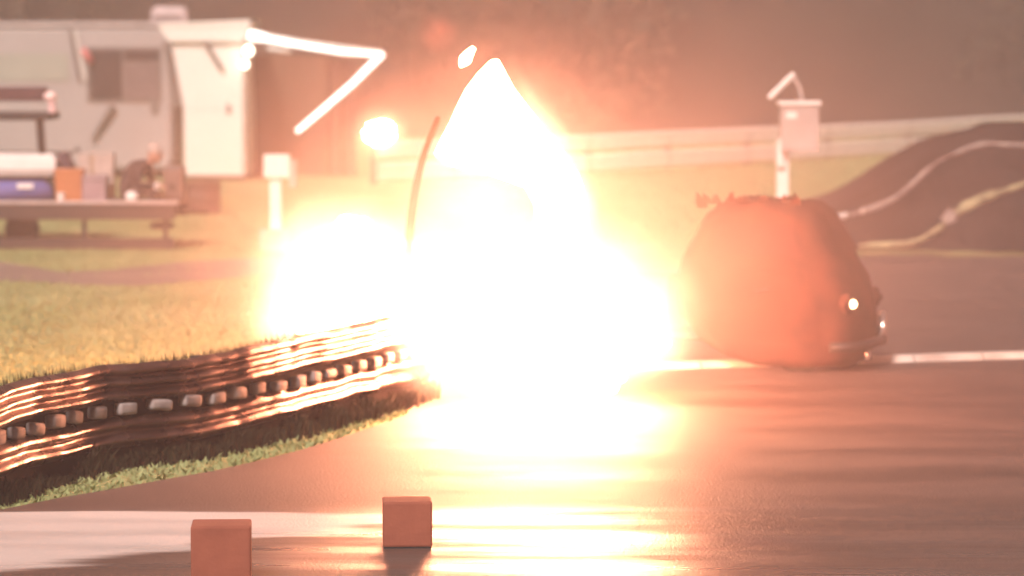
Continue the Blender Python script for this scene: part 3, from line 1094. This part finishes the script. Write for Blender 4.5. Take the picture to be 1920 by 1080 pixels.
# side profile of the cab: front x and rear x for each height
lv = [(0.05, 0.05, 0.94, 0.86), (0.12, -0.16, 1.00, 0.93), (0.25, -0.38, 1.05, 0.98), (0.42, -0.52, 1.06, 1.0), (0.60, -0.56, 1.03, 1.0), (0.76, -0.55, 0.97, 0.99),
      (0.90, -0.51, 0.91, 0.97), (1.04, -0.45, 0.84, 0.93), (1.17, -0.38, 0.76, 0.88), (1.28, -0.31, 0.68, 0.82), (1.36, -0.24, 0.60, 0.73), (1.40, -0.14, 0.48, 0.54)]
rings = []
for z, x0, x1, ww in lv:
    ring = []
    cxm, hx, hy = (x0 + x1) / 2, (x1 - x0) / 2, W2 * ww
    for i in range(40):
        a = 2 * math.pi * i / 40
        ca, sa = math.cos(a), math.sin(a)
        e = 2 / 3.6
        ring.append(T(cxm + hx * math.copysign(abs(ca) ** e, ca), hy * math.copysign(abs(sa) ** e, sa), z))
    for q in ring:
        kk = 0.018 + 0.05 * max(0, z - 0.95)
        d_ = noise.noise(q * 5.0) * kk + noise.noise(q * 12.0) * kk * 0.5
        q += Vector((0, 0, d_ * 1.3)) + (q - T(cxm, 0, z)).normalized() * d_
    rings.append(ring)
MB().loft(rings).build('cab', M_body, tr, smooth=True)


def shell_patch(zs, a0, a1, off, n=12):
    """a panel that follows the cab surface slightly proud of it"""
    rows = []
    for z in zs:
        for (p, q) in zip(lv, lv[1:]):
            if p[0] <= z <= q[0]:
                k_ = (z - p[0]) / (q[0] - p[0])
                x0, x1, ww = [p[i] + (q[i] - p[i]) * k_ for i in (1, 2, 3)]
                break
        cxm, hx, hy = (x0 + x1) / 2, (x1 - x0) / 2 + off, W2 * ww + off
        row = []
        for i in range(n + 1):
            a = a0 + (a1 - a0) * i / n
            ca, sa = math.cos(a), math.sin(a)
            e = 2 / 3.6
            row.append(T(cxm + hx * math.copysign(abs(ca) ** e, ca), hy * math.copysign(abs(sa) ** e, sa), z))
        rows.append(row)
    mb = MB()
    return mb.loft(rows, close=False, cap=False)


M_scr = mat('tinted_screen', (0.050, 0.016, 0.012), 0.7, var=0.2, spec=0.2)
shell_patch([0.98, 1.05, 1.12, 1.19, 1.25], R(-38), R(38), 0.006).build('windscreen', M_scr, tr, smooth=True)
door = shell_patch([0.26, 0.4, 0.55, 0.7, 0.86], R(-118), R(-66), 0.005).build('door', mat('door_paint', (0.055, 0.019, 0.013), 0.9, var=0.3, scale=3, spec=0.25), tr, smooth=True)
shell_patch([0.96, 1.05, 1.14, 1.22], R(-112), R(-64), 0.006).build('side_window', M_scr, tr, smooth=True)
MB().tube([T(0.22, -W2 - 0.02, 0.66), T(0.34, -W2 - 0.025, 0.69)], 0.014, 6).build('handle', M_dark, door)
# lamps, grille, bumper
M_lamp = mat('lit_headlamp', (0.9, 0.8, 0.6), 0.3, emit=(1.0, 0.62, 0.30), estr=9)
for sgn in (-1, 1):
    c = T(0.96, 0.43 * sgn, 0.57)
    fw = (ROT @ Vector((1, 0.35 * sgn, 0))).normalized()
    hl = MB().disc(c, fw, 0.085, 0.10, 20, 0.02).build('headlight', M_body, tr)
    MB().blob(c + fw * 0.05, (0.036, 0.036, 0.036), 2, 0.0).build('lens', M_lamp if sgn < 0 else M_dark, hl, smooth=True)
M_chr = mat('chrome', (0.75, 0.62, 0.56), 0.2, 0.9, var=0.05)
gp = MB()
MB().box(T(1.01, 0, 0.42) + Vector((-0.02, -0.22, -0.09)), T(1.01, 0, 0.42) + Vector((0.02, 0.22, 0.09)), rot=ROT, bevel=0.01).build('grille', M_dark, tr)
MB().tube([T(0.86, -0.60, 0.22), T(1.02, -0.50, 0.22), T(1.08, -0.25, 0.22), T(1.09, 0.25, 0.22), T(1.03, 0.50, 0.22), T(0.86, 0.60, 0.22)], 0.042, 10).build('bumper', M_dark, tr, smooth=True)
MB().tube([T(1.075, 0.22, 0.24), T(1.09, 0.26, 0.34), T(1.07, 0.30, 0.46)], 0.045, 8, 0.03).build('bumper_guard', M_chr, tr, smooth=True)
MB().tube([T(1.075, -0.22, 0.20), T(1.09, -0.26, 0.10)], 0.03, 8).build('tow_hook', M_chr, tr, smooth=True)
# front wheels with flared arches
for sgn in (-1, 1):
    c = T(0.55, 0.41 * sgn, 0.26)
    ax = ROT @ Vector((0, 1, 0))
    wh = MB().disc(c, ax, 0.27, 0.17, 28, 0.04, inner=0.15).build('wheel', M_rubber, tr, smooth=False)
    MB().disc(c, ax, 0.155, 0.13, 20, 0.02).build('rim', M_chr, wh)
# torn roof edge: bent flaps of charred sheet metal
for i in range(26):
    x = -0.42 + i * 0.036
    h = random.uniform(0.0, 0.045) + (0.035 if i in (1, 2, 4) else 0)
    yb = random.uniform(-0.38, 0.10)
    zb = 1.29 + min(0.09, 0.03 * (i + 1)) + random.uniform(-0.02, 0.01)
    p = [T(x - random.uniform(0.02, 0.06), yb, zb), T(x + random.uniform(0.02, 0.07), yb + 0.02, zb), T(x + random.uniform(-0.05, 0.05), yb - 0.03, zb + 0.05 + h)]
    MB().poly(p, 0.008).build('roof_flap', M_body, tr)
# chassis, engine and rear slicks inside the flames
for sgn in (-1, 1):
    MB().tube([T(0.9, 0.26 * sgn, 0.24), T(-0.4, 0.28 * sgn, 0.24), T(-2.5, 0.32 * sgn, 0.34)], 0.035, 8).build('chassis_rail', M_dark, tr)
    c = T(-2.05, 0.62 * sgn, 0.42)
    ax = ROT @ Vector((0, 1, 0))
    wh = MB().disc(c, ax, 0.42, 0.40, 28, 0.05, inner=0.2).build('wheel', M_rubber, tr)
    MB().disc(c, ax, 0.205, 0.3, 20, 0.02).build('rim', M_chr, wh)
MB().box(T(-1.0, 0, 0.5) + Vector((-0.35, -0.22, -0.22)), T(-1.0, 0, 0.5) + Vector((0.35, 0.22, 0.25)), rot=ROT, bevel=0.04).build('engine_block', M_dark, tr)
MB().tube([T(-2.05, -0.6, 0.42), T(-2.05, 0.6, 0.42)], 0.05, 8).build('axle', M_dark, tr)

# bent dark bar standing in the fire
q = G(765, 700)
YBAR = 28.6
MBp = [P(764, 560, 28.6), P(766, 470, 28.6), P(772, 400, 28.4), P(782, 340, 28.1), P(798, 280, 27.8), P(822, 222, 27.6)]
bar = thing('bent_bar', 'thin dark curved metal bar rising out of the flames', 'metal bar', Vector((MBp[0].x, YBAR, 0)))
MB().tube(smooth_line([Vector((MBp[0].x, YBAR, 0))] + MBp, 3), 0.045, 8, 0.022).build('bar', mat('charred_bar', (0.012, 0.006, 0.005), 0.95, spec=0.05), bar, smooth=True)
MB().box(Vector((MBp[0].x - 0.12, YBAR - 0.12, 0.005)), Vector((MBp[0].x + 0.12, YBAR + 0.12, 0.05)), bevel=0.01).build('foot_plate', M_dark, bar)


# ------------------------------------------------------------------ fire
def fire_surface(name, col, strength):
    m = bpy.data.materials.new(name)
    m.use_nodes = True
    n, l = m.node_tree.nodes, m.node_tree.links
    n.remove(n['Principled BSDF'])
    e = n.new('ShaderNodeEmission')
    e.inputs['Color'].default_value = (*col, 1)
    e.inputs['Strength'].default_value = strength
    l.new(e.outputs['Emission'], n['Material Output'].inputs['Surface'])
    return m


def fire_volume(name, col, strength, power=1.6, nscale=2.2, lo=0.3):
    m = bpy.data.materials.new(name)
    m.use_nodes = True
    n, l = m.node_tree.nodes, m.node_tree.links
    n.remove(n['Principled BSDF'])
    tc = n.new('ShaderNodeTexCoord')
    ln = n.new('ShaderNodeVectorMath')
    ln.operation = 'LENGTH'
    l.new(tc.outputs['Object'], ln.inputs[0])
    mr = n.new('ShaderNodeMapRange')
    mr.inputs['From Min'].default_value = 1.0
    mr.inputs['From Max'].default_value = 0.25
    mr.inputs['To Min'].default_value = 0
    mr.inputs['To Max'].default_value = 1
    l.new(ln.outputs['Value'], mr.inputs['Value'])
    pw = n.new('ShaderNodeMath')
    pw.operation = 'POWER'
    pw.inputs[1].default_value = power
    l.new(mr.outputs['Result'], pw.inputs[0])
    nz = n.new('ShaderNodeTexNoise')
    nz.inputs['Scale'].default_value = nscale
    nz.inputs['Detail'].default_value = 2
    l.new(tc.outputs['Object'], nz.inputs['Vector'])
    m2 = n.new('ShaderNodeMapRange')
    m2.inputs['From Min'].default_value = 0.3
    m2.inputs['From Max'].default_value = 0.7
    m2.inputs['To Min'].default_value = lo
    m2.inputs['To Max'].default_value = 1.4
    l.new(nz.outputs['Fac'], m2.inputs['Value'])
    mu = n.new('ShaderNodeMath')
    mu.operation = 'MULTIPLY'
    l.new(pw.outputs[0], mu.inputs[0])
    l.new(m2.outputs['Result'], mu.inputs[1])
    mu2 = n.new('ShaderNodeMath')
    mu2.operation = 'MULTIPLY'
    mu2.inputs[1].default_value = strength
    l.new(mu.outputs[0], mu2.inputs[0])
    e = n.new('ShaderNodeEmission')
    e.inputs['Color'].default_value = (*col, 1)
    l.new(mu2.outputs[0], e.inputs['Strength'])
    l.new(e.outputs['Emission'], n['Material Output'].inputs['Volume'])
    return m


HOT = (1.0, 0.34, 0.17)
M_core = fire_surface('flame_core', HOT, 90)
M_halo = fire_volume('flame_glow', (1.0, 0.46, 0.27), 6.0)
M_halo_mid = fire_volume('flame_glow_mid', (1.0, 0.50, 0.36), 0.95, power=1.0, lo=0.7)
M_halo_soft = fire_volume('flame_glow_soft', (1.0, 0.30, 0.17), 0.48, power=1.4)
M_red = fire_volume('flame_glow_red', (1.0, 0.18, 0.10), 0.9, power=1.2)
YFI = 26.6
SCL = F / YFI


def core(blobs, parent, seed):
    mb = MB()
    for i, (x, y, rx, ry) in enumerate(blobs):
        c = P(x, y, YFI)
        mb.blob(c, (rx / SCL, 0.75 * min(rx, ry * 1.3) / SCL, ry / SCL), 4, 0.22, 2.4, seed + i * 2.3, flat=0.03)
    return mb.build('flame', M_core, parent, smooth=True)


GLOW = {}


def glow(x, y, rx, ry, m, parent, dy=0.0, ryy=None, tilt=0.0):
    if 's' not in GLOW:
        mb = MB()
        bmesh.ops.create_icosphere(mb.bm, subdivisions=3, radius=1)
        me = bpy.data.meshes.new('glow')
        mb.bm.to_mesh(me)
        GLOW['s'] = me
    key = m.name
    if key not in GLOW:
        me = GLOW['s'].copy()
        me.materials.append(m)
        GLOW[key] = me
    o = bpy.data.objects.new('glow', GLOW[key])
    COL.objects.link(o)
    o.parent = parent
    c = P(x, y, YFI + dy)
    o.location = c - Vector(parent['_o'])
    o.rotation_euler = (0, R(tilt), 0)
    o.scale = (rx / SCL, (ryy or min(rx, ry)) / SCL, ry / SCL)
    return o


main = thing('fireball', 'huge white hot fireball low over the track beside the orange vehicle', 'fire', G(1000, 757))
core([(900, 600, 130, 75), (1020, 590, 150, 95), (1120, 620, 120, 75), (1190, 640, 60, 40), (1000, 500, 95, 70), (830, 580, 60, 50), (1070, 705, 100, 50), (970, 680, 90, 40)], main, 3.0)
glow(1030, 590, 320, 220, M_halo, main)
glow(1190, 665, 110, 50, M_halo, main, dy=-0.3)
glow(1140, 630, 185, 110, M_halo, main, dy=-0.2)
glow(860, 600, 230, 170, M_halo, main, dy=-0.2)
glow(970, 560, 570, 410, M_halo_soft, main, ryy=380)
YFI = 28.6
SCL = F / YFI
left = thing('flame_burst', 'broad white flame burst rising behind the end of the guardrail', 'fire', G(640, 690))
core([(640, 520, 75, 75), (590, 580, 60, 50), (690, 560, 70, 60), (660, 450, 45, 45)], left, 11.0)
glow(630, 520, 190, 180, M_halo, left)
glow(770, 540, 170, 160, M_halo, left)
glow(690, 640, 190, 70, M_halo, left)
glow(560, 600, 130, 90, M_halo, left)
glow(640, 500, 330, 260, M_halo_soft, left)
YFI = 26.9
SCL = F / YFI
plume = thing('flame_plume', 'tall pointed white flame plume towering over the fireball', 'fire', G(960, 750))
ringsp = []
for (y, xl_, xr_) in ((113, 922, 934), (138, 897, 947), (168, 874, 964), (200, 858, 988), (230, 845, 1012), (260, 829, 1036), (288, 815, 1058), (308, 838, 1072), (325, 915, 1082),
                      (350, 985, 1092), (385, 1004, 1098), (430, 1004, 1102), (490, 970, 1098)):
    c = P((xl_ + xr_) / 2, y, YFI)
    rx = (xr_ - xl_) / 2 / SCL
    ringsp.append([c + Vector((rx * math.cos(a), 0.6 * rx * math.sin(a), 0)) * (1 + 0.02 * noise.noise(Vector((math.cos(a) * 2, math.sin(a) * 2, y * 0.02)))) for a in [2 * math.pi * i / 24 for i in range(24)]])
MB().loft(ringsp).build('flame', M_core, plume, smooth=True)
glow(1030, 275, 56, 205, M_halo, plume, tilt=-29)
glow(1075, 400, 60, 130, M_halo, plume)
glow(850, 250, 34, 110, M_halo, plume, tilt=28)
glow(950, 280, 260, 260, M_halo_soft, plume)
glow(890, 380, 170, 130, M_halo_mid, plume)
YFI = 28.6
SCL = F / YFI
ball = thing('fire_puff', 'small round detached ball of flame beside the slanting awning brace', 'fire', P(715, 250, YFI))
core([(712, 250, 30, 26)], ball, 20.0)
glow(714, 250, 62, 58, M_halo, ball)
glow(714, 250, 150, 140, M_halo_soft, ball)
tong = thing('flame_tongue', 'tiny slanted flame tongue just above the tip of the plume', 'fire', P(880, 105, YFI))
mb = MB()
r = [P(864, 124, YFI), P(872, 112, YFI), P(880, 100, YFI), P(888, 90, YFI)]
mb.tube([r[0], r[1]], 0.008, 10, 0.045).tube([r[1], r[2], r[3]], 0.045, 10, 0.012)
mb.build('flame', M_core, tong, smooth=True)
glow(878, 106, 34, 34, M_halo_soft, tong)
wisp = thing('flame_wisp', 'faint red wisp of burning gas floating highest above the fire', 'fire', P(822, 62, YFI))
glow(822, 62, 48, 46, M_red, wisp)

# smoke added round the fire to spread the glow of the flames
def smoke_volume():
    m = fire_volume('fire_smoke', (1, 1, 1), 1.0, power=1.5, nscale=1.6, lo=0.6)
    n, l = m.node_tree.nodes, m.node_tree.links
    e = [q for q in n if q.type == 'EMISSION'][0]
    src = e.inputs['Strength'].links[0].from_socket
    mu = [q for q in n if q.type == 'MATH' and abs(q.inputs[1].default_value - 1.0) < 1e-6 and not q.inputs[1].is_linked][0]
    mu.inputs[1].default_value = 0.055
    v = n.new('ShaderNodeVolumePrincipled')
    v.inputs['Color'].default_value = (0.92, 0.78, 0.73, 1)
    l.new(src, v.inputs['Density'])
    n.remove(e)
    l.new(v.outputs['Volume'], n['Material Output'].inputs['Volume'])
    return m


mb = MB()
bmesh.ops.create_icosphere(mb.bm, subdivisions=3, radius=1)
sm = mb.build('smoke', smoke_volume(), kind='stuff')
sm.location = P(1060, 540, 29.0)
sm.scale = (6.6, 3.6, 3.2)
sm['label'] = 'thin smoke added round the fire to carry its wide glow'

# ------------------------------------------------------------------ woodland far behind
M_leaf = mat('leaf', (0.014, 0.013, 0.009), 0.9, col2=(0.10, 0.078, 0.050), scale=0.16, spec=0.1)


def hill_z(x, y):
    foot = 101.0 + 3.0 * noise.noise(Vector((x * 0.06, 0, 9)))
    t = max(0.0, min(1.0, (y - foot) / 34.0))
    k = math.sin(t * math.pi / 2)
    return -0.05 + k * (10 + 2.5 * noise.noise(Vector((x * 0.05, 3, 0))) + 1.6 * noise.noise(Vector((x * 0.25, y * 0.2, 1))))


verts, faces = [], []
for k_ in range(60):
    x = -26 + 52 * (k_ + random.random()) / 60
    y = random.uniform(101, 132)
    zb = max(0, hill_z(x, y))
    H = random.uniform(4, 8)
    i = len(verts)
    for (zz, rr_) in ((zb - 0.3, 0.20), (zb + H * 0.6, 0.09)):
        for q_ in range(5):
            verts.append((x + rr_ * math.cos(q_ * 1.2566), y + rr_ * math.sin(q_ * 1.2566), zz))
    for q_ in range(5):
        faces.append((i + q_, i + (q_ + 1) % 5, i + 5 + (q_ + 1) % 5, i + 5 + q_))
    lumps = [(x + random.gauss(0, 1.3), y + random.gauss(0, 1.2), zb + H * random.uniform(0.02, 0.95), random.uniform(0.6, 1.4)) for _ in range(14)]
    for (lx, ly, lz, lr) in lumps:
        for _ in range(42):
            d = Vector((random.gauss(0, 1), random.gauss(0, 1), random.gauss(0, 0.8))).normalized() * lr * random.uniform(0.5, 1.05)
            c = Vector((lx, ly, max(0.2, lz))) + d
            u = Vector((random.gauss(0, 1), random.gauss(0, 1), random.gauss(0, 1))).normalized()
            v = u.orthogonal().normalized()
            s_ = random.uniform(0.14, 0.30)
            i = len(verts)
            verts += [tuple(c + u * s_), tuple(c + v * s_ * 0.6), tuple(c - u * s_), tuple(c - v * s_ * 0.6)]
            faces.append((i, i + 1, i + 2, i + 3))
me = bpy.data.meshes.new('woodland')
me.from_pydata(verts, [], faces)
me.materials.append(M_leaf)
o = bpy.data.objects.new('woodland', me)
COL.objects.link(o)
o['kind'] = 'stuff'
o['label'] = 'dark woodland reading as one mass behind the far barrier'

# low dark hill behind the trees
mb = MB()
gr = []
for j in range(31):
    yy = 94 + 80 * j / 30
    gr.append([mb.bm.verts.new((x, yy, hill_z(x, yy))) for x in [-90 + 180 * i / 120 for i in range(121)]])
for j in range(30):
    for i in range(120):
        mb.bm.faces.new((gr[j][i], gr[j][i + 1], gr[j + 1][i + 1], gr[j + 1][i]))
struct(mb.build('hill', mat('hill_scrub', (0.022, 0.018, 0.014), 0.95, var=0.4, scale=0.3, spec=0.1), smooth=True))

# ------------------------------------------------------------------ haze added over everything, standing in for lens glare
hm = bpy.data.materials.new('veil_haze')
hm.use_nodes = True
n, l = hm.node_tree.nodes, hm.node_tree.links
n.remove(n['Principled BSDF'])
pv = n.new('ShaderNodeVolumePrincipled')
pv.inputs['Color'].default_value = (0.94, 0.82, 0.80, 1)
pv.inputs['Density'].default_value = 0.0040
pv.inputs['Anisotropy'].default_value = 0.2
l.new(pv.outputs['Volume'], n['Material Output'].inputs['Volume'])
o = MB().box((-170, -32, -1), (170, 310, 22)).build('haze', hm)
o['kind'] = 'stuff'
o['label'] = 'thin haze added over the whole drag strip, standing in for lens glare'

for o in bpy.data.objects:
    if '_o' in o:
        del o['_o']
